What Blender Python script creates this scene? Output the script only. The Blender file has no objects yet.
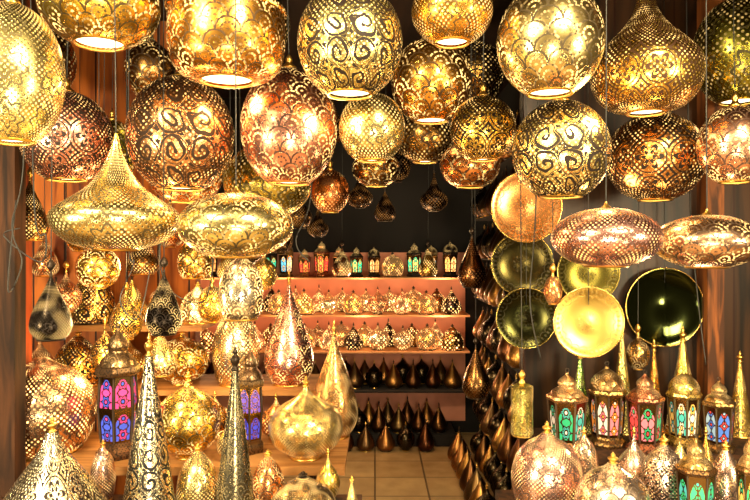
import bpy, math, random
from mathutils import Vector
random.seed(7)
F=650.0; CZ=1.5; CEIL=2.75
sc=bpy.context.scene
COL=sc.collection
def W(px,py,d): return Vector(((px-375)/F*d, d, CZ+(250-py)/F*d))

# ---------------------------------------------------------------- materials
class G:
    def __init__(s,name):
        s.mat=bpy.data.materials.new(name); s.mat.use_nodes=True
        s.nt=s.mat.node_tree; s.nt.nodes.clear()
        s.out=s.nt.nodes.new('ShaderNodeOutputMaterial')
        s.b=s.nt.nodes.new('ShaderNodeBsdfPrincipled')
        s.nt.links.new(s.b.outputs[0],s.out.inputs[0])
    def n(s,t,**k):
        n=s.nt.nodes.new(t)
        for a,v in k.items(): setattr(n,a,v)
        return n
    def put(s,sock,v):
        if isinstance(v,bpy.types.NodeSocket): s.nt.links.new(v,sock)
        else: sock.default_value=v
    def m(s,op,a,b=None,c=None):
        n=s.n('ShaderNodeMath',operation=op)
        s.put(n.inputs[0],a)
        if b is not None: s.put(n.inputs[1],b)
        if c is not None: s.put(n.inputs[2],c)
        return n.outputs[0]
    def mix(s,f,a,b):
        n=s.n('ShaderNodeMix',data_type='RGBA'); s.put(n.inputs[0],f)
        s.put(n.inputs[6],a if isinstance(a,bpy.types.NodeSocket) else (*a,1))
        s.put(n.inputs[7],b if isinstance(b,bpy.types.NodeSocket) else (*b,1))
        return n.outputs[2]
    def xyz(s,x,y,z=0.0):
        n=s.n('ShaderNodeCombineXYZ'); s.put(n.inputs[0],x); s.put(n.inputs[1],y); s.put(n.inputs[2],z)
        return n.outputs[0]
    def set(s,k,v): s.put(s.b.inputs[k],v if isinstance(v,bpy.types.NodeSocket) or not isinstance(v,tuple) else (*v,1))

MC={}
def pierced(col,pattern='scales',N=14,glow=0.0,rough=0.24,dark=(.014,.005,.0015),gcol=(1,.60,.18),metal=1.0,k=4.0,skin=0.0,bump=.6):
    key=(col,pattern,N,glow,rough,dark,gcol,k,skin,metal,bump)
    if key in MC: return MC[key]
    g=G('pierced_metal_'+pattern)
    tc=g.n('ShaderNodeTexCoord'); sp=g.n('ShaderNodeSeparateXYZ')
    g.nt.links.new(tc.outputs['UV'],sp.inputs[0])
    oi=g.n('ShaderNodeObjectInfo'); rnd=oi.outputs['Random']
    x=g.m('MULTIPLY',sp.outputs[0],float(N)); y=g.m('MULTIPLY',sp.outputs[1],float(N))
    def noise(vec,sc_,det=1.0,dist=0.0):
        n=g.n('ShaderNodeTexNoise',noise_dimensions='3D'); g.put(n.inputs['Vector'],vec)
        n.inputs['Scale'].default_value=sc_; n.inputs['Detail'].default_value=det; n.inputs['Distortion'].default_value=dist
        return n.outputs[0]
    def dots(k,t,soft=.06):
        v=g.n('ShaderNodeTexVoronoi',voronoi_dimensions='2D'); v.inputs['Randomness'].default_value=0.05
        v.inputs['Scale'].default_value=k
        g.put(v.inputs['Vector'],g.xyz(g.m('ADD',x,y),g.m('SUBTRACT',x,y)))
        mr=g.n('ShaderNodeMapRange'); g.put(mr.inputs[0],v.outputs['Distance'])
        mr.inputs[1].default_value=t+soft; mr.inputs[2].default_value=t-soft
        return mr.outputs[0]
    def cell(s,mirror=True,ky=1.0):
        xs=g.m('MULTIPLY',x,s); ys=g.m('MULTIPLY',y,s*ky)
        f=(lambda q:g.m('SUBTRACT',g.m('PINGPONG',q,1.0),.5)) if mirror else (lambda q:g.m('SUBTRACT',g.m('FRACT',q),.5))
        a=f(xs); b=f(ys)
        r=g.m('SQRT',g.m('ADD',g.m('MULTIPLY',a,a),g.m('MULTIPLY',b,b)))
        return a,b,r,g.m('ARCTAN2',b,a)
    d=dots(k,.23)
    if pattern=='scales':
        yy=g.m('MULTIPLY',y,2.0); r=g.m('FLOOR',yy)
        off=g.m('MULTIPLY',g.m('MODULO',g.m('ABSOLUTE',r),2.0),.5)
        fx=g.m('SUBTRACT',g.m('FRACT',g.m('ADD',x,off)),.5)
        fy=g.m('MULTIPLY',g.m('FRACT',yy),.5)
        dist=g.m('SQRT',g.m('ADD',g.m('MULTIPLY',fx,fx),g.m('MULTIPLY',fy,fy)))
        th=g.m('ARCTAN2',fx,fy)
        ring=g.m('GREATER_THAN',g.m('SINE',g.m('MULTIPLY_ADD',dist,27.0,.6)),0.45)
        seg=g.m('GREATER_THAN',g.m('SINE',g.m('MULTIPLY',th,12.0)),-.55)
        edge=g.m('COMPARE',dist,.485,.03)
        hole=g.m('MULTIPLY',ring,seg)
        M=g.m('MAXIMUM',g.m('MULTIPLY',hole,.9),g.m('MULTIPLY',edge,.95))
    elif pattern=='dots':
        a,b,r,th=cell(.5)
        star=g.m('LESS_THAN',g.m('ABSOLUTE',g.m('SUBTRACT',r,g.m('MULTIPLY_ADD',g.m('COSINE',g.m('MULTIPLY',th,8.0)),.06,.36))),.025)
        inn=g.m('LESS_THAN',g.m('ABSOLUTE',g.m('SUBTRACT',r,g.m('MULTIPLY_ADD',g.m('COSINE',g.m('MULTIPLY',th,4.0)),.06,.16))),.025)
        hole=d; M=g.m('MAXIMUM',g.m('MULTIPLY',hole,.92),g.m('MULTIPLY',g.m('MAXIMUM',star,inn),.9))
    elif pattern in('scroll','arab'):
        wn=g.m('MULTIPLY',g.m('SUBTRACT',noise(g.xyz(g.m('PINGPONG',x,1.0),g.m('PINGPONG',y,1.0),3.0),1.3,0.0),.5),.7)
        x0,y0=x,y
        x=g.m('ADD',x,wn); y=g.m('SUBTRACT',y,wn)
        a,b,r,th=cell(.88)
        x,y=x0,y0
        spi=g.m('SINE',g.m('ADD',th,g.m('MULTIPLY',r,22.0)))
        inside=g.m('LESS_THAN',r,.46)
        S=g.m('MULTIPLY',g.m('GREATER_THAN',spi,.35),inside)
        out=g.m('MULTIPLY',g.m('GREATER_THAN',r,.52),g.m('GREATER_THAN',g.m('ABSOLUTE',g.m('SINE',g.m('MULTIPLY',th,4.0))),.5))
        rimc=g.m('COMPARE',r,.475,.018)
        M0=g.m('MAXIMUM',g.m('MAXIMUM',S,out),rimc)
        hole=g.m('MULTIPLY',g.m('SUBTRACT',1.0,M0),d); M=g.m('MAXIMUM',M0,g.m('MULTIPLY',hole,.35))
    elif pattern=='floral':
        a,b,r,th=cell(.66)
        pet=g.m('MULTIPLY_ADD',g.m('ABSOLUTE',g.m('COSINE',g.m('MULTIPLY',th,3.0))),.26,.12)
        P1=g.m('MULTIPLY',g.m('LESS_THAN',r,pet),g.m('GREATER_THAN',r,.09))
        vein=g.m('LESS_THAN',g.m('ABSOLUTE',g.m('SUBTRACT',r,g.m('MULTIPLY',pet,.62))),.035)
        P1=g.m('MULTIPLY',P1,g.m('SUBTRACT',1.0,vein))
        crn=g.m('MULTIPLY',g.m('GREATER_THAN',r,.49),g.m('GREATER_THAN',g.m('SINE',g.m('MULTIPLY',r,48.0)),0.1))
        M0=g.m('MAXIMUM',P1,g.m('MAXIMUM',crn,g.m('COMPARE',r,.44,.018)))
        hole=g.m('MULTIPLY',g.m('SUBTRACT',1.0,M0),d); M=g.m('MAXIMUM',M0,g.m('MULTIPLY',hole,.35))
    elif pattern=='engrave':
        rr=g.m('MULTIPLY',sp.outputs[1],6.283)
        xa=g.m('SUBTRACT',g.m('FRACT',g.m('MULTIPLY',sp.outputs[0],20.0)),.5)
        sc1=g.m('COMPARE',g.m('SUBTRACT',g.m('MULTIPLY',g.m('MULTIPLY',xa,xa),.3),rr),-.72,.014)
        ray=g.m('MULTIPLY',g.m('GREATER_THAN',g.m('SINE',g.m('MULTIPLY',sp.outputs[0],6.283*40)),.3),g.m('COMPARE',rr,.88,.05))
        nn=noise(g.xyz(g.m('PINGPONG',g.m('MULTIPLY',sp.outputs[0],10.0),.5),g.m('MULTIPLY',rr,1.2)),5.0,0.0,1.0)
        fl=g.m('MULTIPLY',g.m('GREATER_THAN',nn,.54),g.m('LESS_THAN',rr,.30))
        M=g.m('MULTIPLY',g.m('MAXIMUM',g.m('MAXIMUM',sc1,fl),ray),.55); hole=M
    else:
        bd=g.m('GREATER_THAN',g.m('SINE',g.m('MULTIPLY',y,3.1)),-.2)
        hole=g.m('MULTIPLY',bd,d); M=g.m('MULTIPLY',hole,.5)
    big=noise(tc.outputs['Object'],6.0,1.0)
    lo=tuple(c*.52 for c in col)
    base=g.mix(g.m('MULTIPLY',big,.65),col,lo)
    hs=g.n('ShaderNodeHueSaturation'); g.put(hs.inputs['Color'],base)
    g.put(hs.inputs['Hue'],g.m('MULTIPLY_ADD',rnd,.02,.49)); g.put(hs.inputs['Value'],g.m('MULTIPLY_ADD',rnd,.2,.92))
    c=g.mix(M,hs.outputs[0],dark)
    g.set('Base Color',c); g.set('Metallic',g.m('MULTIPLY_ADD',M,-.6,metal)); g.set('Roughness',g.m('MULTIPLY_ADD',M,.35,rough))
    if glow>0:
        spk=noise(tc.outputs['Object'],22.0,0.0)
        pat=g.m('MULTIPLY',g.m('MAXIMUM',g.m('SUBTRACT',spk,.44),0.0),4.5)
        g.set('Emission Color',gcol); g.set('Emission Strength',g.m('MULTIPLY_ADD',g.m('MULTIPLY',hole,pat),glow,skin))
    bp=g.n('ShaderNodeBump'); bp.inputs['Strength'].default_value=.45; bp.inputs['Distance'].default_value=.003
    hgt=g.m('SUBTRACT',1.0,M)
    if pattern!='engrave': hgt=g.m('ADD',hgt,g.m('MULTIPLY',noise(tc.outputs['Object'],45.0,0.0),bump))
    else: bp.inputs['Strength'].default_value=.15
    g.put(bp.inputs['Height'],hgt)
    g.put(g.b.inputs['Normal'],bp.outputs[0])
    MC[key]=g.mat; return g.mat

def plain(name,col,rough=.5,metal=0.0,emit=None,es=0.0,noise=0.0,nscale=20):
    key=(name,col,rough,metal,emit,es)
    if key in MC: return MC[key]
    g=G(name); tc=g.n('ShaderNodeTexCoord')
    n=g.n('ShaderNodeTexNoise'); n.inputs['Scale'].default_value=nscale; g.put(n.inputs['Vector'],tc.outputs['Object'])
    c=g.mix(g.m('MULTIPLY',n.outputs[0],max(noise,.25)),col,tuple(k*.4 for k in col))
    g.set('Base Color',c); g.set('Roughness',rough); g.set('Metallic',metal)
    if emit: g.set('Emission Color',emit); g.set('Emission Strength',es)
    MC[key]=g.mat; return g.mat

def wood(name,c1,c2,axis=2,scale=5,rough=.6,plank=0.0):
    g=G(name); tc=g.n('ShaderNodeTexCoord'); mp=g.n('ShaderNodeMapping')
    g.put(mp.inputs[0],tc.outputs['Object']); s=[1.0,1.0,1.0]
    for i in range(3): s[i]=.12 if i==axis else 1.0
    mp.inputs['Scale'].default_value=s
    n=g.n('ShaderNodeTexNoise'); n.inputs['Scale'].default_value=scale*6; n.inputs['Detail'].default_value=6; n.inputs['Distortion'].default_value=.8
    g.put(n.inputs['Vector'],mp.outputs[0])
    cr=g.n('ShaderNodeValToRGB'); g.put(cr.inputs[0],n.outputs[0])
    cr.color_ramp.elements[0].position=.38; cr.color_ramp.elements[0].color=(*c2,1)
    cr.color_ramp.elements[1].position=.60; cr.color_ramp.elements[1].color=(*c1,1)
    c=cr.outputs[0]
    if plank:
        sp=g.n('ShaderNodeSeparateXYZ'); g.put(sp.inputs[0],tc.outputs['Object'])
        f=g.m('FRACT',g.m('MULTIPLY',sp.outputs[0],1/plank)); ln=g.m('LESS_THAN',f,.06)
        c=g.mix(ln,c,(.02,.005,.002))
    g.set('Base Color',c); g.set('Roughness',rough); g.set('Specular IOR Level',.25)
    bp=g.n('ShaderNodeBump'); bp.inputs['Strength'].default_value=.3; g.put(bp.inputs['Height'],n.outputs[0]); g.put(g.b.inputs['Normal'],bp.outputs[0])
    return g.mat

def tile_mat():
    g=G('floor_tiles'); tc=g.n('ShaderNodeTexCoord')
    br=g.n('ShaderNodeTexBrick',offset=0.0); g.put(br.inputs['Vector'],tc.outputs['Object'])
    br.inputs['Scale'].default_value=1.0; br.inputs['Brick Width'].default_value=.33; br.inputs['Row Height'].default_value=.33
    br.inputs['Mortar Size'].default_value=.006
    br.inputs['Color1'].default_value=(.52,.35,.15,1); br.inputs['Color2'].default_value=(.42,.27,.11,1); br.inputs['Mortar'].default_value=(.05,.03,.015,1)
    n=g.n('ShaderNodeTexNoise'); n.inputs['Scale'].default_value=7; n.inputs['Detail'].default_value=6; g.put(n.inputs['Vector'],tc.outputs['Object'])
    c=g.mix(g.m('MULTIPLY',n.outputs[0],.9),br.outputs[0],(.14,.08,.035))
    g.set('Base Color',c); g.set('Roughness',g.m('MULTIPLY_ADD',n.outputs[0],.4,.2))
    bp=g.n('ShaderNodeBump'); bp.inputs['Strength'].default_value=.4; bp.inputs['Distance'].default_value=.01
    g.put(bp.inputs['Height'],g.m('SUBTRACT',1.0,br.outputs['Fac'])); g.put(g.b.inputs['Normal'],bp.outputs[0])
    return g.mat

def glass_mat(col,es=.8,col2=None,col3=None,style=0):
    key=('glass',col,es,col2,col3,style)
    if key in MC: return MC[key]
    g=G('coloured_glass'); tc=g.n('ShaderNodeTexCoord'); sp=g.n('ShaderNodeSeparateXYZ'); g.put(sp.inputs[0],tc.outputs['UV'])
    x=g.m('ABSOLUTE',g.m('SUBTRACT',sp.outputs[0],.5)); y=sp.outputs[1]
    arch=g.m('GREATER_THAN',g.m('ADD',g.m('MULTIPLY',x,x),g.m('MULTIPLY',g.m('MAXIMUM',g.m('SUBTRACT',y,.62),0.0),.6)),.15)
    fr=g.m('MAXIMUM',arch,g.m('LESS_THAN',y,.07))
    c2=col2 or tuple(k*.45 for k in col); c3=col3 or c2
    a=x; b=g.m('SUBTRACT',g.m('FRACT',g.m('MULTIPLY',y,2.0 if style!=1 else 3.0)),.5)
    r=g.m('SQRT',g.m('ADD',g.m('MULTIPLY',g.m('MULTIPLY',a,a),1.6),g.m('MULTIPLY',b,b))); th=g.m('ARCTAN2',b,a)
    pn=6.0 if style==0 else (4.0 if style==1 else 8.0)
    pet=g.m('MULTIPLY_ADD',g.m('COSINE',g.m('MULTIPLY',th,pn)),.07,.32)
    l1=g.m('LESS_THAN',g.m('ABSOLUTE',g.m('SUBTRACT',r,pet)),.045)
    l2=g.m('LESS_THAN',g.m('ABSOLUTE',g.m('SUBTRACT',r,.13)),.04)
    l3=g.m('MULTIPLY',g.m('LESS_THAN',g.m('ABSOLUTE',g.m('SINE',g.m('MULTIPLY',th,pn/2))),.22),g.m('GREATER_THAN',r,.13))
    M=g.m('MAXIMUM',g.m('MAXIMUM',l1,l2),g.m('MAXIMUM',l3,fr))
    cg=g.mix(g.m('LESS_THAN',r,pet),col,c2); cg=g.mix(g.m('LESS_THAN',r,.13),cg,c3)
    c=g.mix(M,cg,(.24,.14,.045))
    g.set('Base Color',c); g.set('Metallic',M); g.set('Roughness',.2)
    g.set('Emission Color',cg)
    g.set('Emission Strength',g.m('MULTIPLY',g.m('SUBTRACT',1.0,M),es))
    MC[key]=g.mat; return g.mat

GOLD=(1.0,.64,.13); PALE=(1.0,.79,.30); DEEP=(.97,.51,.08); ROSE=(1.0,.47,.31); COPPER=(.90,.36,.13)
OLIVE=(.42,.36,.05); BRONZE=(.38,.19,.05); BLACKM=(.05,.04,.03); SILVER=(.95,.83,.58); PINK=(1,.66,.51)
M_CABLE=plain('black_cable',(.012,.010,.008),.5)
M_CAP=plain('brass_cap',(.85,.52,.13),.3,1.0)
M_DARKCAP=plain('dark_iron',(.05,.035,.025),.4,.9)
M_DIFF=plain('lit_diffuser',(1,.9,.7),.5,0,(1,.78,.44),5.0)
M_DIFF2=plain('dim_diffuser',(.05,.03,.01),.5)

# ---------------------------------------------------------------- mesh helpers
def catmull(pts,sub):
    out=[]
    P=[pts[0]]+list(pts)+[pts[-1]]
    for i in range(1,len(P)-2):
        p0,p1,p2,p3=P[i-1],P[i],P[i+1],P[i+2]
        for k in range(sub):
            t=k/sub
            out.append(tuple(.5*((2*p1[j])+(-p0[j]+p2[j])*t+(2*p0[j]-5*p1[j]+4*p2[j]-p3[j])*t*t+(-p0[j]+3*p1[j]-3*p2[j]+p3[j])*t**3) for j in range(len(p1))))
    out.append(tuple(pts[-1])); return out
def lathe(name,prof,mat,seg=48,sub=4,smooth=True,rot=0.0):
    pr=catmull(prof,sub) if sub>1 else list(prof)
    pr=[(max(r,.0004),z) for r,z in pr]
    R=max(r for r,z in pr); acc=[0]
    for i in range(1,len(pr)): acc.append(acc[-1]+math.hypot(pr[i][0]-pr[i-1][0],pr[i][1]-pr[i-1][1]))
    vs=[];fs=[];uv=[]
    for r,z in pr:
        for j in range(seg):
            a=2*math.pi*j/seg+rot; vs.append((r*math.cos(a),r*math.sin(a),z))
    K=2*math.pi*R
    for i in range(len(pr)-1):
        for j in range(seg):
            k=(j+1)%seg
            fs.append((i*seg+j,i*seg+k,(i+1)*seg+k,(i+1)*seg+j))
            uv+= [(j/seg,acc[i]/K),((j+1)/seg,acc[i]/K),((j+1)/seg,acc[i+1]/K),(j/seg,acc[i+1]/K)]
    me=bpy.data.meshes.new(name); me.from_pydata(vs,[],fs); L=me.uv_layers.new(name='UVMap')
    for i,u in enumerate(uv): L.data[i].uv=u
    if smooth: me.polygons.foreach_set('use_smooth',[True]*len(fs))
    me.materials.append(mat); me.update(); return me
def boxmesh(name,x0,x1,y0,y1,z0,z1,mat,bev=0.0):
    vs=[(x,y,z) for x in(x0,x1) for y in(y0,y1) for z in(z0,z1)]
    fs=[(0,1,3,2),(4,6,7,5),(0,4,5,1),(2,3,7,6),(0,2,6,4),(1,5,7,3)]
    me=bpy.data.meshes.new(name); me.from_pydata(vs,[],fs); me.materials.append(mat); me.update(); return me
def tubemesh(name,pts,r,mat,seg=6,sub=1):
    pts=[tuple(p) for p in pts]
    if sub>1: pts=catmull(pts,sub)
    pts=[Vector(p) for p in pts]; vs=[];fs=[]
    for i,p in enumerate(pts):
        t=(pts[min(i+1,len(pts)-1)]-pts[max(i-1,0)]).normalized()
        up=Vector((0,0,1)) if abs(t.z)<.9 else Vector((1,0,0))
        a=t.cross(up).normalized(); b=t.cross(a)
        for j in range(seg):
            an=2*math.pi*j/seg; vs.append(p+a*math.cos(an)*r+b*math.sin(an)*r)
    for i in range(len(pts)-1):
        for j in range(seg):
            k=(j+1)%seg; fs.append((i*seg+j,i*seg+k,(i+1)*seg+k,(i+1)*seg+j))
    fs.append(tuple(range(seg))); fs.append(tuple(range((len(pts)-1)*seg,len(pts)*seg)))
    me=bpy.data.meshes.new(name); me.from_pydata(vs,[],fs); me.polygons.foreach_set('use_smooth',[True]*len(fs)); me.materials.append(mat); me.update(); return me
def ringmesh(name,R,r,z,mat,seg=32,rs=6):
    prof=[(R+r*math.cos(2*math.pi*k/rs),z+r*math.sin(2*math.pi*k/rs)) for k in range(rs+1)]
    return lathe(name,prof,mat,seg,1)
def obj(name,me,parent=None,loc=(0,0,0),rot=None):
    o=bpy.data.objects.new(name,me); COL.objects.link(o)
    o.location=loc
    if rot: o.rotation_euler=rot
    if parent: o.parent=parent
    return o
def thing(name,loc,label,cat,group=None):
    e=bpy.data.objects.new(name,None); e.empty_display_size=.05; COL.objects.link(e); e.location=loc
    e['label']=label; e['category']=cat
    if group: e['group']=group
    return e
def solo(name,me,label,cat,loc=(0,0,0),group=None):
    o=obj(name,me,None,loc); o['label']=label; o['category']=cat
    if group: o['group']=group
    return o
def struct(name,me,label):
    o=obj(name,me); o['kind']='structure'; o['label']=label; o['category']=name.split('_')[0]; return o
def clone(root,loc,group=None,rz=0.0,scale=1.0,label=None):
    n=root.copy(); COL.objects.link(n); n.location=loc; n.rotation_euler=(0,0,rz); n.scale=(scale,)*3
    if group: n['group']=group
    if label: n['label']=label
    for ch in root.children:
        c=ch.copy(); COL.objects.link(c); c.parent=n
    return n

# ---------------------------------------------------------------- profiles
def globe(lo=.42,hi=.12,n=22):
    a=math.asin(lo); b=math.pi-math.asin(hi); z0=-math.cos(a); z1=-math.cos(b)
    return [(math.sin(a+(b-a)*i/n),(-math.cos(a+(b-a)*i/n)-z0)/(z1-z0)) for i in range(n+1)]
SH={
'globe':globe(),'saucer':globe(.38,.1),
'pot':[(.46,0),(.74,.06),(.91,.20),(.985,.42),(1,.66),(.985,.86),(.98,.9),(1.02,.92),(1.02,.95),(.95,.97),(.6,1.0),(.3,1.02),(.1,1.03)],
'drop':[(.34,0),(.64,.05),(.90,.15),(1,.275),(.93,.37),(.68,.47),(.42,.58),(.23,.73),(.10,.89),(.05,1)],
'helmet':[(.34,0),(.70,.06),(.93,.19),(1,.36),(.98,.41),(.96,.44),(.88,.50),(.68,.60),(.44,.71),(.27,.82),(.18,.92),(.16,1)],
'onion':[(.34,0),(.7,.09),(.95,.26),(1,.42),(.95,.57),(.78,.71),(.5,.81),(.26,.88),(.15,.94),(.12,1)],
'bell':[(.72,0),(.88,.1),(.99,.3),(1,.48),(.88,.68),(.62,.84),(.3,.93),(.12,1)],
'pear':[(.42,0),(.45,.02),(.5,.04),(.82,.14),(1,.32),(.96,.47),(.72,.62),(.36,.75),(.16,.86),(.08,.94),(.05,1)],
'ogee':[(.42,0),(.46,.03),(.56,.06),(.86,.18),(1,.38),(.95,.55),(.76,.69),(.46,.79),(.22,.87),(.11,.94),(.06,1)],
'bulb':[(.36,0),(.36,.03),(.42,.05),(.78,.16),(.98,.36),(1,.48),(.92,.64),(.68,.78),(.36,.87),(.14,.93),(.07,1)],
'tear':[(.62,0),(.9,.10),(1,.22),(.88,.40),(.6,.6),(.32,.78),(.12,.92),(.05,1)],
'cone':[(1,0),(.90,.1),(.70,.35),(.46,.62),(.27,.82),(.18,.93),(.15,1)],
'tent':[(1,0),(.99,.08),(.90,.24),(.70,.44),(.45,.64),(.25,.79),(.14,.91),(.1,1)],
'dome':[(.96,0),(1.0,.08),(.99,.3),(.88,.54),(.66,.74),(.38,.88),(.14,1)],
'tube':[(.8,0),(1,.03),(1,.1),(.97,.5),(1,.9),(.98,.94),(.6,.98),(.2,1)],
}
def scaled(shape,Wd,H): return [(r*Wd/2,z*H) for r,z in SH[shape]]

def finial_mesh(r,h,mat):
    return lathe('finial',[(r*1.0,0),(r*1.6,h*.08),(r*.9,h*.2),(r*1.7,h*.38),(r*1.7,h*.5),(r*.6,h*.64),(r*.9,h*.74),(r*.35,h*.88),(0,h)],mat,12,3)

def pendant(px,py,w,h,d,shape,mat,label,lit=True,cap=M_CAP,group='hanging pierced metal lamps',name='pendant_lamp'):
    c=W(px,py,d); Wd=w/F*d; H=h/F*d
    e=thing(name,(c.x,c.y,c.z-H/2),label,'hanging lamp',group)
    prof=scaled(shape,Wd,H); obj('lamp_shade',lathe('lamp_shade',prof,mat,56,3),e,rot=(0,0,random.uniform(0,6)))
    r0=prof[0][0]; top=prof[-1]
    obj('rim_ring',ringmesh('rim_ring',r0,.004,0,cap),e)
    obj('diffuser',lathe('diffuser',[(0,.008),(r0*.6,.006),(r0*.95,.01)],M_DIFF if lit else M_DIFF2,24,1),e)
    ch=.05
    if shape in('saucer','drop'):
        ch=.018
        obj('cap',lathe('cap',[(top[0]*1.1,-.002),(top[0]*.8,.004),(.006,.008),(.003,ch)],cap,16,1),e,(0,0,top[1]))
    else:
        obj('cap',lathe('cap',[(top[0]*1.3,-.004),(top[0]*1.4,.004),(top[0]*.8,.014),(.011,.022),(.013,.034),(.004,ch)],cap,16,2),e,(0,0,top[1]))
    zt=CEIL-(c.z-H/2)
    z0=top[1]+ch-.01
    if zt>z0+.01:
        obj('hanging_cable',tubemesh('hanging_cable',[(0,0,z0),(random.uniform(-.006,.006),0,(z0+zt)/2),(0,0,zt)],.0018,M_CABLE,6,6),e)
    return e

def stand(px,d,z,w,h,shape,mat,label,fin=True,cap=M_CAP,group='standing pierced metal lamps',name='table_lamp'):
    x=(px-375)/F*d; Wd=w/F*d; H=h/F*d; fh=H*.14 if fin else 0
    e=thing(name,(x,d,z),label,'lamp',group)
    prof=scaled(shape,Wd,H-fh); b=.008
    obj('foot_ring',lathe('foot_ring',[(prof[0][0]*.5,0),(prof[0][0]*1.03,0),(prof[0][0]*1.04,b*.6),(prof[0][0],b)],cap,32,1),e)
    obj('lamp_shade',lathe('lamp_shade',[(r,zz+b) for r,zz in prof],mat,48,3),e,rot=(0,0,random.uniform(0,6)))
    if fin: obj('finial',finial_mesh(max(min(prof[-1][0],.009),.004),fh,cap),e,(0,0,prof[-1][1]+b-.002))
    return e

def lantern(loc,Wd,H,cols,metal,label,tiers=1,group='coloured glass lanterns',es=.6,style=0,n=6,turn=.15,tall=0):
    R=Wd/2; e=thing('glass_lantern',loc,label,'lantern',group)
    ph=math.pi/n+turn
    pm=pierced(metal,'dots',8,rough=.3)
    def hx(name,pr,m=pm): return obj(name,lathe(name,[(r*R,z*H) for r,z in pr],m,n,1,False,ph),e)
    hx('base',[(.3,0),(.95,0),(1,.03),(.98,.06),(.78,.09),(.76,.12)])
    zs=[.12,.62] if tiers==1 else [.12,.36,.62]
    rr=[.76,.92] if tiers==1 else [.76,.88,.80]
    for t in range(len(zs)-1):
        for k in range(n):
            a0=2*math.pi*k/n+ph; a1=2*math.pi*(k+1)/n+ph
            vs=[(R*rr[t]*math.cos(a0),R*rr[t]*math.sin(a0),zs[t]*H),(R*rr[t]*math.cos(a1),R*rr[t]*math.sin(a1),zs[t]*H),
                (R*rr[t+1]*math.cos(a1),R*rr[t+1]*math.sin(a1),zs[t+1]*H),(R*rr[t+1]*math.cos(a0),R*rr[t+1]*math.sin(a0),zs[t+1]*H)]
            me=bpy.data.meshes.new('glass_panel'); me.from_pydata(vs,[],[(0,1,2,3)]); L=me.uv_layers.new(name='UVMap')
            for i,u in enumerate([(0,0),(1,0),(1,1),(0,1)]): L.data[i].uv=u
            cc=cols[k%len(cols)] if tiers==1 else cols[t%len(cols)]
            c2=cols[(k+1)%len(cols)]
            c3=cols[(k+2)%len(cols)]
            me.materials.append(glass_mat(cc,es,c2,c3,style)); me.update(); obj('glass_panel',me,e)
    for k in range(n):
        a=2*math.pi*k/n+ph
        obj('corner_post',tubemesh('corner_post',[(R*r_*1.01*math.cos(a),R*r_*1.01*math.sin(a),z_*H) for r_,z_ in zip(rr,zs)],R*.06,pm,5),e)
    hx('cornice',[(.78,.60),(.98,.61),(1.04,.64),(.98,.67),(.8,.69)])
    rp=[(.84,.68),(.70,.73),(.46,.77),(.42,.79),(.46,.82),(.36,.87),(.12,.92),(.06,.95)] if not tall else [(.88,.68),(.86,.75),(.68,.82),(.36,.88),(.14,.91),(.12,.93),(.06,.95)]
    obj('roof',lathe('roof',[(a*R,b*H) for a,b in rp],pierced(metal,'scales',8,rough=.3,glow=1.2),24,3),e)
    rg=lathe('carrying_ring',[(.10*R+.03*R*math.cos(2*math.pi*k/6),.03*R*math.sin(2*math.pi*k/6)) for k in range(7)],M_DARKCAP,14,1)
    obj('carrying_ring',rg,e,(0,0,.95*H+.12*R),(math.pi/2,0,0))
    return e

def tray(px,py,w,d,mat,rimmat,label,tilt=0.0):
    c=W(px,py,d); R=w/F*d/2
    e=thing('tray',(c.x,c.y,c.z),label,'tray','metal trays hung by wires')
    r=(math.pi/2+tilt,0,0)
    obj('plate',lathe('plate',[(0,.001),(R*.12,.001),(R*.15,.0),(R*.80,.0005),(R*.86,.006),(R*.97,.010),(R,.011),(R*.97,.007),(R*.7,-.004),(0,-.006)],mat,64,1),e,rot=r)
    obj('rim',ringmesh('rim',R,.0032,.011,rimmat,56),e,rot=r)
    obj('hanging_wire',tubemesh('hanging_wire',[(0,-.010,R),(0,-.006,R+.04),(0,0,CEIL-c.z)],.0016,M_CABLE,6,3),e)
    return e

# ---------------------------------------------------------------- room
M_OR=wood('orange_painted_wood',(.44,.12,.016),(.15,.03,.006),2,2.2,.6,.17)
M_RED=wood('red_brown_wood',(.30,.055,.013),(.07,.016,.006),2,3)
M_BR=wood('dark_brown_wood',(.06,.022,.008),(.014,.006,.003),2,4,.8)
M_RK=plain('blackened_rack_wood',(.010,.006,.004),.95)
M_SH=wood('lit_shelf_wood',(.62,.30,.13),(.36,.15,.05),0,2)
M_TB=wood('table_wood',(.40,.19,.06),(.20,.08,.02),0,2)
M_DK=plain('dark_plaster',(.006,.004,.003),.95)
M_DW=wood('dark_stained_panel',(.040,.016,.006),(.008,.004,.002),2,2,.4,.14)
M_BACK=plain('pink_peach_panel',(.84,.32,.19),.7,noise=.9,nscale=6)
M_CEIL=wood('dark_ceiling_wood',(.02,.009,.005),(.008,.004,.002),1,2)
struct('floor',boxmesh('floor',-3,3,-1.5,5.5,-.1,0,tile_mat()),'tan ceramic tile shop floor')
struct('ceiling',boxmesh('ceiling',-3,3,1.3,5.5,CEIL,CEIL+.1,M_CEIL),'dark wooden shop ceiling hung with lamps')
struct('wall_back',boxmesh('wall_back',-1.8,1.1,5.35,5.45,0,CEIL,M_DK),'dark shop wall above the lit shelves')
struct('trim_5',boxmesh('trim_5',-1.7,.74,5.33,5.35,.1,1.48,M_BACK),'pink peach panel behind lit shelves')
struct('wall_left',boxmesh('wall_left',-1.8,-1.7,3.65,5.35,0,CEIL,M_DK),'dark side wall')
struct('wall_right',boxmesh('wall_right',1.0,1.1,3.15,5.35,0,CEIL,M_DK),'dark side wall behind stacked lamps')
struct('wall_front_left',boxmesh('wall_front_left',-3,-.98,3.55,3.65,0,CEIL,M_OR),'orange plank wall behind the lamp display')
struct('wall_front_right',boxmesh('wall_front_right',.70,3,3.05,3.15,0,CEIL,M_DW),'dark wooden wall behind hung trays')
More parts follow.
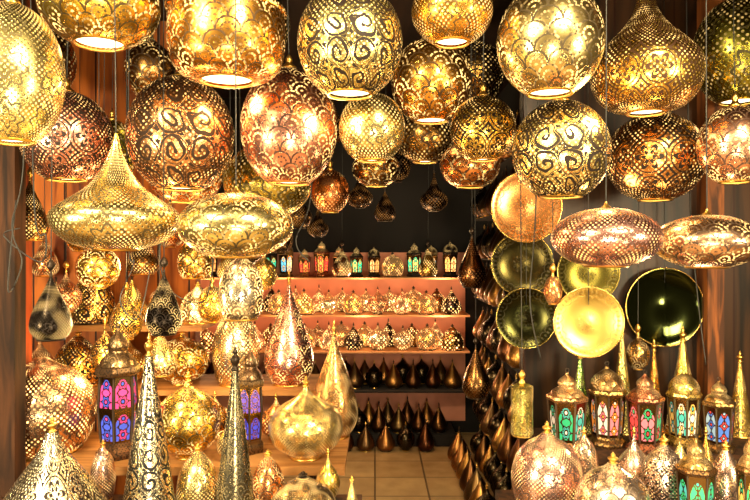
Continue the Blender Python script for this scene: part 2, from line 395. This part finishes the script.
struct('trim_1',boxmesh('trim_1',-1.62,-1.375,2.48,2.56,0,CEIL,M_BR),'dark brown wooden door post')
struct('trim_2',boxmesh('trim_2',-1.585,-1.52,2.80,2.88,0,CEIL,M_RED),'red wooden door frame post')
struct('trim_3',boxmesh('trim_3',1.51,1.585,2.95,3.05,0,CEIL,wood('worn_orange_post',(.20,.06,.013),(.045,.015,.005),2,4)),'worn brown wooden post')
struct('trim_4',boxmesh('trim_4',.9,2.4,2.02,2.10,2.42,CEIL,M_BR),'dark wooden beam')
def shelf(x0,x1,y0,y1,z,mat,label,posts=(),name='wall_shelf',t=.022):
    e=thing(name,((x0+x1)/2,(y0+y1)/2,0 if posts else z-t),label,'shelf'); ox,oy=e.location.x,e.location.y; oz=e.location.z
    obj('shelf_board',boxmesh('shelf_board',x0-ox,x1-ox,y0-oy,y1-oy,z-t-oz,z-oz,mat),e)
    obj('edge_strip',boxmesh('edge_strip',x0-ox,x1-ox,y0-oy-.006,y0-oy,z-t-.003-oz,z-oz,mat),e)
    for (px_,py_) in posts:
        obj('leg',boxmesh('leg',px_-.02-ox,px_+.02-ox,py_-.02-oy,py_+.02-oy,-oz,z-t-oz,M_BR),e)
    return e
T1=.64
shelf(-1.9,-.12,2.58,3.08,T1,M_TB,'brown wooden display table crowded with lamps',[(-1.3,2.66),(-.2,2.66),(-1.3,3.02),(-.2,3.02)],'display_table',.03)
B1=.56
shelf(-1.9,-.05,1.85,2.50,B1,M_BR,'low dark wooden bench holding cone lamps',[(-1.3,1.9),(-.12,1.9),(-1.3,2.45),(-.12,2.45)],'display_bench',.03)
S1=.825
shelf(-1.95,-.27,3.13,3.54,S1,M_TB,'wooden shelf holding gold lamps',[(-1.5,3.2),(-.32,3.17),(-.32,3.50)])
S2=1.125
shelf(-1.95,-.85,3.20,3.55,S2,M_TB,'upper wooden shelf holding small lamps')
T2=.68
shelf(.70,1.9,2.5,3.0,T2,M_BR,'wooden display table holding coloured glass lanterns',[(.76,2.56),(1.4,2.56),(.76,2.96),(1.4,2.90)],'display_table',.03)
B2=.60
shelf(.45,1.9,1.80,2.44,B2,M_BR,'low dark wooden bench holding domed lamps',[(.5,1.9),(1.4,1.9),(.5,2.38),(1.4,2.38)],'display_bench',.03)

# ---------------------------------------------------------------- hanging lamps
P=pierced
gl=2.6
pendant(100,3,116,82,2.0,'globe',P(GOLD,'scales',13,gl),'gold pierced metal globe lamp hung by the entrance')
pendant(227,44,116,74,2.05,'pot',P(DEEP,'scales',15,gl),'wide gold bowl-shaped pierced lamp with flat shoulder')
pendant(350,40,105,109,2.0,'globe',P(PALE,'scroll',14,gl),'gold globe lamp with black arabesque scrollwork')
pendant(452,10,81,66,2.0,'globe',P(DEEP,'dots',11,gl),'gold globe lamp with dotted piercing')
pendant(550,39,105,109,2.0,'globe',P(PALE,'scales',12,gl),'large bright gold globe lamp with scale pattern')
pendant(646,54,108,118,2.36,'helmet',P(GOLD,'floral',15,gl,dark=(.05,.018,.004)),'gold tent-shaped lamp with wide shallow bowl')
pendant(738,50,84,104,2.75,'globe',P(OLIVE,'dots',9,.8),'dark olive brass globe lamp')
pendant(12,73,98,138,1.72,'globe',P(PALE,'dots',13,gl),'large bright gold globe lamp with dense dotted piercing')
pendant(67,136,88,88,2.42,'globe',P(ROSE,'floral',13,gl),'rose copper globe lamp with dark leaf pattern')
pendant(181,133,105,112,2.42,'globe',P((1,.55,.23),'scroll',13,gl,dark=(.03,.012,.004)),'brown copper globe lamp with dark arabesque scrollwork')
pendant(289,126,96,115,2.40,'globe',P((1,.43,.32),'scales',13,gl),'rosy copper globe lamp with scale pattern')
pendant(372,127,66,68,2.36,'globe',P(PALE,'dots',9,gl),'small gold globe lamp with dotted piercing')
pendant(431,80,80,82,2.80,'globe',P(DEEP,'scales',11,gl),'copper gold globe lamp with scale pattern')
pendant(483,128,65,64,2.46,'globe',P(GOLD,'floral',10,gl),'small gold globe lamp with leaf pattern')
pendant(561,149,96,96,2.25,'globe',P(PALE,'scroll',13,gl),'bright gold globe lamp with black arabesque scrollwork')
pendant(655,150,94,100,2.68,'onion',P((.85,.43,.11),'floral',13,gl),'dark copper onion-shaped lamp with floral piercing')
pendant(735,144,70,76,2.38,'globe',P(ROSE,'scales',10,gl),'rose copper globe lamp with scale pattern')
pendant(116,195,124,110,1.78,'drop',P(PALE,'dots',15,gl),'gold saucer-shaped lamp with tall tapering neck')
pendant(236,225,114,64,1.76,'saucer',P(PALE,'scales',15,gl),'flattened gold saucer lamp with scale pattern')
pendant(606,237,107,58,1.82,'saucer',P((1,.52,.39),'dots',15,gl),'flattened pink copper saucer lamp')
pendant(707,241,103,52,1.95,'saucer',P((1,.58,.36),'scales',15,gl),'flattened rose gold saucer lamp with scale pattern')
# second layer
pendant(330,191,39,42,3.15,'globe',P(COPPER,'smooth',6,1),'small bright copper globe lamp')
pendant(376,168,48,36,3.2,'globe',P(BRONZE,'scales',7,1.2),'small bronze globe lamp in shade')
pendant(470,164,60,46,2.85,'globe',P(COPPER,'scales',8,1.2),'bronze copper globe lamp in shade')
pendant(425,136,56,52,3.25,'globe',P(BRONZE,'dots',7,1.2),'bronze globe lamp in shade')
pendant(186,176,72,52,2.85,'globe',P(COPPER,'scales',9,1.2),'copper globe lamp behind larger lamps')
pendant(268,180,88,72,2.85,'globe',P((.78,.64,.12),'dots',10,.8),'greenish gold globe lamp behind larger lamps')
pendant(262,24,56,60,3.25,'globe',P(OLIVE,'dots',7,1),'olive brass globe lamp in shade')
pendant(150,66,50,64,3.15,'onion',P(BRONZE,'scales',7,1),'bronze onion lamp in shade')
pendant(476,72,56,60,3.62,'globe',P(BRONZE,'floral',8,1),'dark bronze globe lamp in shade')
pendant(112,150,50,60,3.2,'globe',P(OLIVE,'scales',7,1),'olive brass globe lamp near the plank wall')
pendant(44,60,60,70,3.1,'globe',P(BRONZE,'dots',7,1),'bronze globe lamp near the plank wall')
pendant(30,210,34,60,2.75,'tear',P(BRONZE,'dots',6,1.5),'slim bronze teardrop lamp by the door post')
pendant(98,264,42,48,2.80,'onion',P(DEEP,'scales',7,2.5),'small gold onion lamp above the shelf')
pendant(143,254,32,40,3.3,'tear',P(BRONZE,'dots',6,2),'small bronze teardrop lamp above the shelf')
pendant(196,256,36,44,3.3,'bell',P(GOLD,'scales',7,2.5),'small gold bell lamp above the shelf')
pendant(66,292,30,40,2.95,'pear',P(COPPER,'dots',6,1.5),'small copper pear lamp above the shelf')
pendant(126,316,32,46,2.95,'pear',P(GOLD,'floral',7,1.5),'small gold pear lamp with dark leaf pattern')
pendant(212,304,28,36,3.06,'globe',P(DEEP,'dots',6,2.5),'small glowing gold globe lamp')
pendant(160,352,34,46,2.98,'tear',P(PALE,'scales',7,1.5),'small pale gold teardrop lamp')
pendant(264,272,26,34,3.1,'onion',P(GOLD,'dots',6,2.0),'small gold onion lamp at the shop opening')
pendant(105,348,28,42,3.04,'pear',P(GOLD,'scroll',7,2),'small gold pear lamp with scrollwork')
pendant(45,256,26,40,3.42,'tear',P(COPPER,'dots',6,2),'small copper teardrop lamp against the planks')
pendant(80,232,30,38,3.38,'globe',P(DEEP,'scales',7,2),'small gold globe lamp against the planks')
pendant(170,228,30,38,3.38,'onion',P(COPPER,'dots',6,2),'small copper onion lamp against the planks')
pendant(230,262,26,36,3.38,'tear',P(GOLD,'dots',6,2.5),'small gold teardrop lamp against the planks')
pendant(638,352,22,34,2.93,'onion',P((.5,.28,.08),'scales',6,1),'small brass onion lamp beside trays')
pendant(553,290,18,28,2.60,'globe',P(COPPER,'dots',6,1),'small copper globe lamp beside trays')
# dim ones deep in the shop
rs=random.Random(3)
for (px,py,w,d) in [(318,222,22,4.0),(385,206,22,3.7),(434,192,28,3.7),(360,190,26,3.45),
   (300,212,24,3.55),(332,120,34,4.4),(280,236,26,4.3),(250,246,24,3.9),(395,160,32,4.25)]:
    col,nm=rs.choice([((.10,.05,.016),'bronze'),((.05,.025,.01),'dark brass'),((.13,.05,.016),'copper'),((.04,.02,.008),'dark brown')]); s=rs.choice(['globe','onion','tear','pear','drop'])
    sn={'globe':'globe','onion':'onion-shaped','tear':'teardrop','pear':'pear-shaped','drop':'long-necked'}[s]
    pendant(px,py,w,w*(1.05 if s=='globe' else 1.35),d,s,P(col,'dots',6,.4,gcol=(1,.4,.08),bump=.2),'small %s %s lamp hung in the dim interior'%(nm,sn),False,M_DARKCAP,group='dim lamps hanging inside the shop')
for (px,py,w,d,cc,nm) in [(342,262,20,4.62,COPPER,'copper'),(428,262,20,4.5,DEEP,'gold')]:
    pendant(px,py,w,w*1.4,d,'tear',P(cc,'dots',6,3,k=3),'small %s teardrop lamp hung before lit shelves'%nm,True,M_DARKCAP,group='dim lamps hanging inside the shop')
# small drop lanterns
pendant(51,307,40,64,2.12,'tear',P((.022,.017,.012),'dots',10,2.5,bump=.1),'small black teardrop lantern with pierced dots',cap=M_DARKCAP,name='drop_lantern')
pendant(164,303,35,62,2.18,'tear',P((.018,.014,.010),'scales',9,2.0,bump=.1),'small black teardrop lantern with dark cap',cap=M_DARKCAP,name='drop_lantern')
pendant(241,287,44,64,2.55,'bell',P((1,.86,.60),'scales',8,3),'pale gold bell-shaped lantern on a wire',name='drop_lantern')
pendant(522,409,22,52,2.50,'tube',P((.9,.8,.2),'dots',5,1.5),'slim yellow gold cylinder lantern on a wire',name='drop_lantern')

# ---------------------------------------------------------------- standing lamps, first table
stand(42,2.80,T1,100,90,'bell',P((1,.62,.38),'dots',14,5),'broad rounded pink gold lamp with bright dots',False)
stand(188,2.70,T1,64,86,'bulb',P(GOLD,'scales',11,1.5),'gold onion-shaped lamp on the table')
stand(306,2.70,T1,74,80,'ogee',P((1,.72,.25),'dots',17,1.5,bump=.3,skin=.04),'round finely pierced gold onion lamp on the table end')
stand(334,3.00,T1,48,116,'tear',P((.78,.45,.14),'dots',11,1.5),'tall dark gold teardrop lamp')
stand(152,2.98,T1,38,46,'dome',P(DEEP,'dots',6,3),'small gold dome lamp')
stand(215,2.98,T1,38,46,'pear',P(DEEP,'scales',7,3),'small gold pear lamp')
stand(276,2.98,T1,34,44,'pear',P(COPPER,'dots',6,3),'small copper pear lamp on the table')
stand(228,2.64,T1,22,46,'pear',P(PALE,'dots',5,3),'slim pale gold pear lamp on the table')
lantern(W(118,0,2.72).xy.to_3d()+Vector((0,0,T1)),.18,.56,[(.05,.08,.50),(.60,.05,.24)],(.24,.14,.07),'tall dark metal lantern with blue and pink glass',2,es=.7,style=0)
lantern(W(250,0,2.78).xy.to_3d()+Vector((0,0,T1)),.13,.46,[(.04,.05,.50),(.10,.06,.45)],(.24,.14,.07),'dark metal lantern with deep blue glass',2,es=.7,style=0)
# bench
stand(52,2.10,B1,120,124,'tent',P(SILVER,'floral',14,1),'broad silver gold onion dome lamp with finial')
stand(149,2.32,B1,54,180,'cone',P((.82,.72,.48),'scroll',8,.4,dark=(.006,.005,.004)),'tall slim black and silver cone lamp with scrollwork',cap=M_CAP)
stand(235,2.16,B1,46,186,'cone',P((.26,.21,.12),'scales',8,.5,dark=(.006,.005,.004),bump=.3),'tall narrow dark silver spire lamp with scale engraving',cap=M_DARKCAP)
stand(303,2.26,B1,68,48,'dome',P((.40,.28,.13),'dots',13,5),'low bronze dome lamp with fine bright dots',cap=M_DARKCAP)
stand(352,2.25,B1,20,44,'cone',P(PALE,'dots',5,1),'small pale gold cone lamp')
stand(198,2.42,B1,42,58,'dome',P(PALE,'dots',8,2),'low pale gold dome lamp')
stand(268,2.42,B1,34,52,'dome',P(COPPER,'scales',7,2),'small copper dome lamp on the bench')
stand(103,2.44,B1,24,60,'bell',P(PINK,'dots',6,2),'small pink gold dome lamp on the bench')
stand(328,2.43,B1,24,52,'pear',P(GOLD,'dots',6,2),'small gold pear lamp on the bench')
# shelf 1
stand(78,3.27,S1,50,54,'dome',P(DEEP,'floral',8,3),'gold dome lamp with dark leaf pattern')
stand(128,3.27,S1,36,54,'pear',P(GOLD,'dots',6,3),'gold pear lamp on the shelf')
stand(182,3.27,S1,54,57,'bulb',P(GOLD,'scales',9,2),'gold onion lamp on the shelf')
stand(236,3.27,S1,46,88,'bell',P((1,.78,.44),'dots',8,3),'pale gold teardrop lamp on the shelf')
stand(289,3.27,S1,50,114,'tear',P((1,.50,.38),'scales',10,2),'tall pointed rose pink teardrop lamp on the shelf')
stand(40,3.3,S1,28,50,'pear',P(COPPER,'dots',6,2),'copper pear lamp on the shelf')
# shelf 2
stand(56,3.36,S2,30,46,'pear',P(BRONZE,'dots',6,3),'small bronze pear lamp on upper shelf',cap=M_DARKCAP)
stand(93,3.36,S2,42,60,'dome',P(GOLD,'scroll',8,3),'gold dome lamp with dark cap',cap=M_DARKCAP)
stand(132,3.36,S2,32,48,'tear',P(GOLD,'dots',6,3),'gold teardrop lamp with dark cap',cap=M_DARKCAP)
stand(163,3.36,S2,28,42,'bell',P(PINK,'scales',7,3),'small pink gold bell lamp with dark cap',cap=M_DARKCAP)
stand(198,3.36,S2,36,40,'dome',P((1,.75,.4),'scales',8,4),'glowing pale gold dome lamp')

# ---------------------------------------------------------------- right display
G1=(.03,.34,.15);R1=(.52,.05,.05);A1=(.80,.26,.04);T_=(.06,.36,.32);Bl=(.06,.14,.45);Y1=(.75,.45,.10);PK=(.62,.16,.20);WH=(.70,.62,.48)
DM=(.42,.24,.08)
def lz(px,d,z): return Vector(((px-375)/F*d,d,z))
lantern(lz(567,2.68,T2),.165,.33,[G1,T_,WH],(.80,.45,.20),'copper lantern with green and white glass',style=0)
lantern(lz(607,2.74,T2),.155,.35,[A1,WH,PK],DM,'bronze lantern with amber white and pink glass',n=8,tall=1,style=1)
lantern(lz(645,2.66,T2),.150,.33,[PK,G1,R1],(.5,.16,.09),'reddish lantern with pink and green glass',style=2,turn=.3)
lantern(lz(684,2.74,T2),.140,.33,[Y1,T_,WH],(.75,.5,.13),'gold lantern with teal and white glass',tall=1,style=0,n=8)
lantern(lz(719,2.66,T2),.130,.30,[Bl,R1,(.22,.32,.42)],DM,'bronze lantern with blue and red glass',style=1,turn=.4)
stand(580,2.92,T2,24,84,'cone',P((.35,.6,.15),'dots',5,1),'slim green gold cone lamp')
stand(622,2.92,T2,24,112,'cone',P((.8,.65,.2),'dots',5,1),'slim tall gold cone lamp')
stand(683,2.90,T2,34,106,'cone',P(GOLD,'scales',7,1),'tall gold cone lamp with scale pattern')
stand(654,2.93,T2,20,92,'cone',P(DEEP,'dots',5,1),'slim copper cone lamp on the table')
stand(740,2.87,T2,24,84,'cone',P(GOLD,'dots',5,1),'slim gold cone lamp on the table')
stand(547,2.23,B2,70,90,'bell',P((1,.60,.48),'dots',13,3),'wide rose copper dome lamp with small finial')
stand(613,2.02,B2,74,86,'bell',P((1,.72,.58),'scales',12,2),'wide pink silver dome lamp with small finial')
stand(664,2.22,B2,44,78,'bell',P((1,.72,.58),'floral',9,2),'pale rose dome lamp with small finial')
lantern(lz(696,2.06,B2),.12,.32,[(.04,.5,.18),G1,T_],DM,'slim bronze lantern with green glass',style=1,es=.9)
stand(726,2.22,B2,36,72,'dome',P(PINK,'scales',8,1.5),'small pink gold dome lamp on the bench')
lantern(lz(750,2.04,B2),.08,.33,[Y1,G1],DM,'slim dark lantern with amber glass')
stand(584,2.40,B2,28,66,'bell',P((1,.72,.50),'dots',6,1.5),'small pale gold dome lamp on the bench')
stand(634,2.40,B2,34,66,'pear',P(PINK,'dots',7,1.5),'small pink gold pear lamp on the bench')
stand(680,2.41,B2,22,62,'pear',P(PALE,'dots',5,1.5),'small pale gold onion lamp on the bench')
stand(706,2.40,B2,22,66,'tear',P(DEEP,'dots',5,1.5),'small gold teardrop lamp on the bench')
# trays
MR=plain('bright_brass_rim',(.80,.52,.15),.25,1.0); MRg=plain('olive_bronze_rim',(.35,.27,.08),.25,1.0)
tray(526,207,70,2.74,P((.78,.32,.12),'engrave',10,0,.26),MR,'round copper tray with engraved pattern')
tray(588,322,70,2.72,P((.75,.52,.13),'engrave',16,0,.28,dark=(.20,.10,.02)),MR,'round brass tray with engraved rim and small centre')
tray(588,272,62,2.96,P((.13,.11,.02),'engrave',16,0,.26),MRg,'round dull olive brass tray')
tray(526,318,60,2.90,P((.055,.055,.016),'engrave',12,0,.22),MRg,'round olive green bronze tray')
tray(522,264,62,2.97,P((.06,.05,.015),'engrave',10,0,.22),MRg,'round smooth dark olive tray')
tray(664,307,78,3.01,plain('green_black_mirror',(.055,.065,.020),.10,1.0),MR,'large round mirror-like green black dish')

# ---------------------------------------------------------------- back of the shop
shz=[1.29,1.005,.73,.43]
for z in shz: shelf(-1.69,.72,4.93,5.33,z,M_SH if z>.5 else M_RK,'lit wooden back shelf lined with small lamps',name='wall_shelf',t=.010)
def kind(shape,mat,w,h,label,cap=M_CAP,fin=True):
    return stand(375,5.1,0,w,h,shape,mat,label,fin,cap,group='small lamps on the back shelves')
AM=(1,.50,.15)
protos=[kind('dome',P(GOLD,'dots',6,6,skin=.20,gcol=AM,k=2.4,bump=.2),26,30,'small glowing gold dome lamp on a back shelf',M_DARKCAP),
 kind('ogee',P(SILVER,'dots',6,5,skin=.14,gcol=AM,k=2.4,bump=.2),27,31,'small glowing silver gold onion lamp on a back shelf',M_DARKCAP),
 kind('tear',P(ROSE,'scales',6,5,skin=.18,gcol=AM,bump=.2),24,33,'small rose gold teardrop lamp on a back shelf',M_DARKCAP),
 kind('dome',P(BRONZE,'dots',6,7,gcol=AM,k=2.4,bump=.2),26,29,'small bronze dome lamp on a back shelf',M_DARKCAP),
 kind('bell',P(DEEP,'floral',6,5,skin=.2,gcol=AM,bump=.2),27,30,'small glowing amber dome lamp with dark leaf pattern',M_DARKCAP),
 kind('tear',P(BLACKM,'dots',6,6,gcol=AM,k=2.4,bump=.2),25,33,'small black pierced teardrop lamp on a back shelf',M_DARKCAP),
 kind('pear',P(COPPER,'scroll',6,5,skin=.12,gcol=AM,bump=.2),26,32,'small copper pear lamp with scrollwork on a back shelf',M_DARKCAP)]
used=[False]*7
def place(i,loc,s=1.0,g='small lamps on the back shelves'):
    if not used[i]:
        used[i]=True; e=protos[i]; e.location=loc; e.scale=(s,)*3; e['group']=g; return e
    return clone(protos[i],loc,g,random.uniform(0,6),s)
for si,z in enumerate(shz[1:3]):
    for row,(yy,off) in enumerate([(5.03,0),(5.23,.09)]):
        x=-1.5+off
        while x<.62:
            place(random.choice([0,1,2,4,3,5,6,4] if si==0 else [0,1,4,2,6,2,3,5]),(x,yy+random.uniform(-.004,.004),z),random.uniform(.76,.865)); x+=random.uniform(.187,.194)
lp=[lantern((0,5.1,0),.125,.28,c,m,l,group='small lanterns on the top back shelf',es=e_,style=s_,tall=t_) for c,m,l,s_,t_,e_ in [
 ([(.05,.6,.3),(.8,.6,.15)],BLACKM,'small black lantern with green glass',0,0,1.8),([(1,.40,.10),(1,.6,.22)],BLACKM,'small black lantern with glowing amber glass',1,1,1.5),
 ([(.8,.06,.04),(.9,.3,.05)],COPPER,'small copper lantern with red glass',0,0,1.8),([(.9,.6,.3),(.1,.4,.6)],DM,'small bronze lantern with pale and blue glass',2,1,1.5)]]
x=-1.45;k=0
while x<.65:
    if k<4: lp[k].location=(x,5.12,shz[0]); x+=.155
    else:
        q=random.random()
        if q<.12: place(random.choice([0,2,3,4]),(x+.01,random.uniform(5.05,5.2),shz[0]),random.uniform(.75,.95)); x+=.18
        else: clone(lp[random.choice([0,1,2,3])],(x,random.uniform(5.03,5.2),shz[0]),'small lanterns on the top back shelf',random.uniform(0,1),random.uniform(.8,1.05)); x+=.137
    k+=1
solo('display_plinth',boxmesh('display_plinth',-.45,.62,4.96,5.32,0,.09,M_RK),'low dark wooden plinth under pointed lamps','plinth')
DG='dark pointed lamps stacked in the shop'
dk=[stand(375,5.0,0,30,46,'tear',P((.16,.09,.035),'smooth',5,0,bump=.1,rough=.3),'dark metal teardrop lamp with pointed top',True,M_CAP,DG),
    stand(375,5.0,0,30,46,'tear',P((.40,.19,.05),'smooth',5,0,bump=.1,rough=.3),'dark brass teardrop lamp with pointed top',True,M_DARKCAP,DG),
    stand(375,5.0,0,28,50,'tear',P((.12,.05,.018),'smooth',5,0,bump=.1,rough=.28),'dark brown glossy teardrop lamp',True,M_DARKCAP,DG),
    stand(375,5.0,0,30,48,'ogee',P((.05,.035,.02),'smooth',5,0,bump=.1,rough=.25),'black metal onion lamp with pointed top',True,M_CAP,DG)]
ud=[False]*4
def pd(loc,s):
    i=random.randrange(4)
    if not ud[i]:
        ud[i]=True; dk[i].location=loc; dk[i].scale=(s,)*3; return
    clone(dk[i],loc,DG,random.uniform(0,6),s)
for yy,off in ((5.22,0),(5.05,.075)):
    x=-1.45+off
    while x<.62: pd((x,yy,.43),random.uniform(.58,.66)); x+=.152
for yy,off,s0 in ((5.2,0,.66),(5.04,.08,.62)):
    x=-.36+off
    while x<.56: pd((x,yy,.09),random.uniform(s0-.03,s0+.02)); x+=.155
x=-.22
while x<.48: pd((x,4.87,0),random.uniform(.58,.64)); x+=.15
LV=[0,.30,.585,.87,1.155,1.44,1.725,2.01]
for li,z in enumerate(LV):
    if li>0: shelf(.74,1.0,3.25,4.86,z,M_RK,'dark wooden side shelf packed with dark lamps',[] ,'wall_shelf',.008)
    y=3.38+(.09 if li%2 else 0)
    while y<4.80:
        pd((.770+random.uniform(-.012,.008),y,z),random.uniform(.64,.70)); y+=.19
y=3.45
while y<4.75:
    pd((.595+random.uniform(-.008,.008),y,0),random.uniform(.64,.72)); y+=.19
for (px,py,d) in [(472,262,3.25),(476,372,3.32)]:
    pendant(px,py,28,50,d,'tear',P((.16,.07,.025),'smooth',5,0,bump=.1),'dark teardrop lamp hung at the shop opening',False,M_DARKCAP,group=DG)

# ---------------------------------------------------------------- loose cables
def cable(pts,label='thin black electric cable looped from the ceiling'):
    pp=[W(*p) for p in pts]
    o=pp[-1].copy(); pp2=[p-o for p in pp]
    solo('electric_cable',tubemesh('electric_cable',pp2,.0026,M_CABLE,6,8),label,'cable',o,'loose electric cables')
def topz(d): return 250-(CEIL-CZ)*F/d
cable([(20,topz(2.2),2.2),(24,150,2.2),(12,225,2.22),(22,262,2.2),(8,290,2.2),(16,200,2.23)])
cable([(30,topz(2.25),2.25),(34,200,2.25),(46,236,2.25),(40,262,2.25),(4,236,2.25),(20,228,2.27)])
cable([(200,topz(2.65),2.65),(172,190,2.6),(160,250,2.6),(170,290,2.6),(205,300,2.62),(215,240,2.6)])
cable([(130,topz(2.7),2.7),(128,230,2.6),(134,262,2.6),(120,300,2.6),(138,318,2.6),(150,270,2.62)])
cable([(310,topz(2.6),2.6),(312,180,2.6),(296,240,2.6),(310,262,2.6)])
cable([(540,topz(2.5),2.5),(536,200,2.5),(530,300,2.5),(541,360,2.5)])
cable([(686,topz(2.85),2.85),(690,200,2.85),(698,300,2.85),(706,365,2.82)])

# ---------------------------------------------------------------- lights
def area(loc,target,size,e,col=(1,.82,.49)):
    l=bpy.data.lights.new('unseen_front_light','AREA'); l.energy=e; l.size=size; l.color=col  # unseen area lights in front: key for the highlights, the rest added fill
    o=bpy.data.objects.new('unseen_front_light',l); COL.objects.link(o); o.location=loc
    o.rotation_euler=(Vector(target)-Vector(loc)).to_track_quat('-Z','Y').to_euler()
def point(loc,e,col=(1,.6,.25),r=.05):
    l=bpy.data.lights.new('added_point_light','POINT'); l.energy=e; l.color=col; l.shadow_soft_size=r  # point lights added for sparkle and fill, no bulb modelled at them
    o=bpy.data.objects.new('added_point_light',l); COL.objects.link(o); o.location=loc
area((1.0,.0,3.1),(.1,2.3,1.9),.6,165)
area((-1.5,.2,2.8),(-.5,2.4,1.7),.55,120)
area((.2,-.4,.9),(0,2.4,.8),.6,52,(1,.82,.54))  # added low fill
area((2.2,.4,1.6),(.9,2.6,1.2),.45,66)
area((-2.2,.4,1.3),(-.9,2.6,1.0),.45,84)
for x in (-1.3,-.4,.5,1.5): point((x,.7,2.5),9,(1,.86,.58),.05)  # added above the front lamps to put small sparkles on the metal
for x in (-1.0,0,1.1): point((x,.5,.9),6,(1,.86,.6),.05)  # lower row of added sparkle points
for x in (-1.3,-.7,-.1,.5):  # warm fill added along the back shelves
    point((x,4.86,1.235),4.2,(1,.57,.29),.03)
    point((x,4.86,.955),3.7,(1,.57,.29),.03)
point((-1.1,3.0,1.45),4.5,(1,.64,.24)); point((-.6,2.95,1.2),5.5,(1,.64,.24)); point((-1.2,2.9,1.0),5.5,(1,.64,.24))  # added warm fill for the left display
point((1.0,2.6,1.75),3,(1,.65,.3)); point((.0,4.0,.9),9,(1,.80,.45)); point((.25,3.7,1.6),3,(1,.7,.35))  # added fill for the tray wall, aisle and floor
point((1.2,2.4,1.15),6,(1,.75,.4)); point((-.9,2.45,1.25),8,(1,.70,.30))  # added fill over the two tables
point((-.15,2.2,1.95),5.5,(1,.68,.28)); point((.75,2.1,1.95),5.5,(1,.68,.28)); point((-.5,2.25,2.05),4.5,(1,.68,.28))  # added fill between the hanging lamps
w=bpy.data.worlds.new('World'); sc.world=w; w.use_nodes=True
w.node_tree.nodes['Background'].inputs[0].default_value=(1,.73,.36,1); w.node_tree.nodes['Background'].inputs[1].default_value=.13

cam=bpy.data.cameras.new('camera'); co=bpy.data.objects.new('camera',cam); COL.objects.link(co)
co.location=(0,0,CZ); co.rotation_euler=(math.pi/2,0,0); cam.sensor_width=36; cam.lens=36*F/750; cam.clip_start=.05
sc.camera=co
sc.view_settings.view_transform='Standard'
sc.view_settings.look='None'
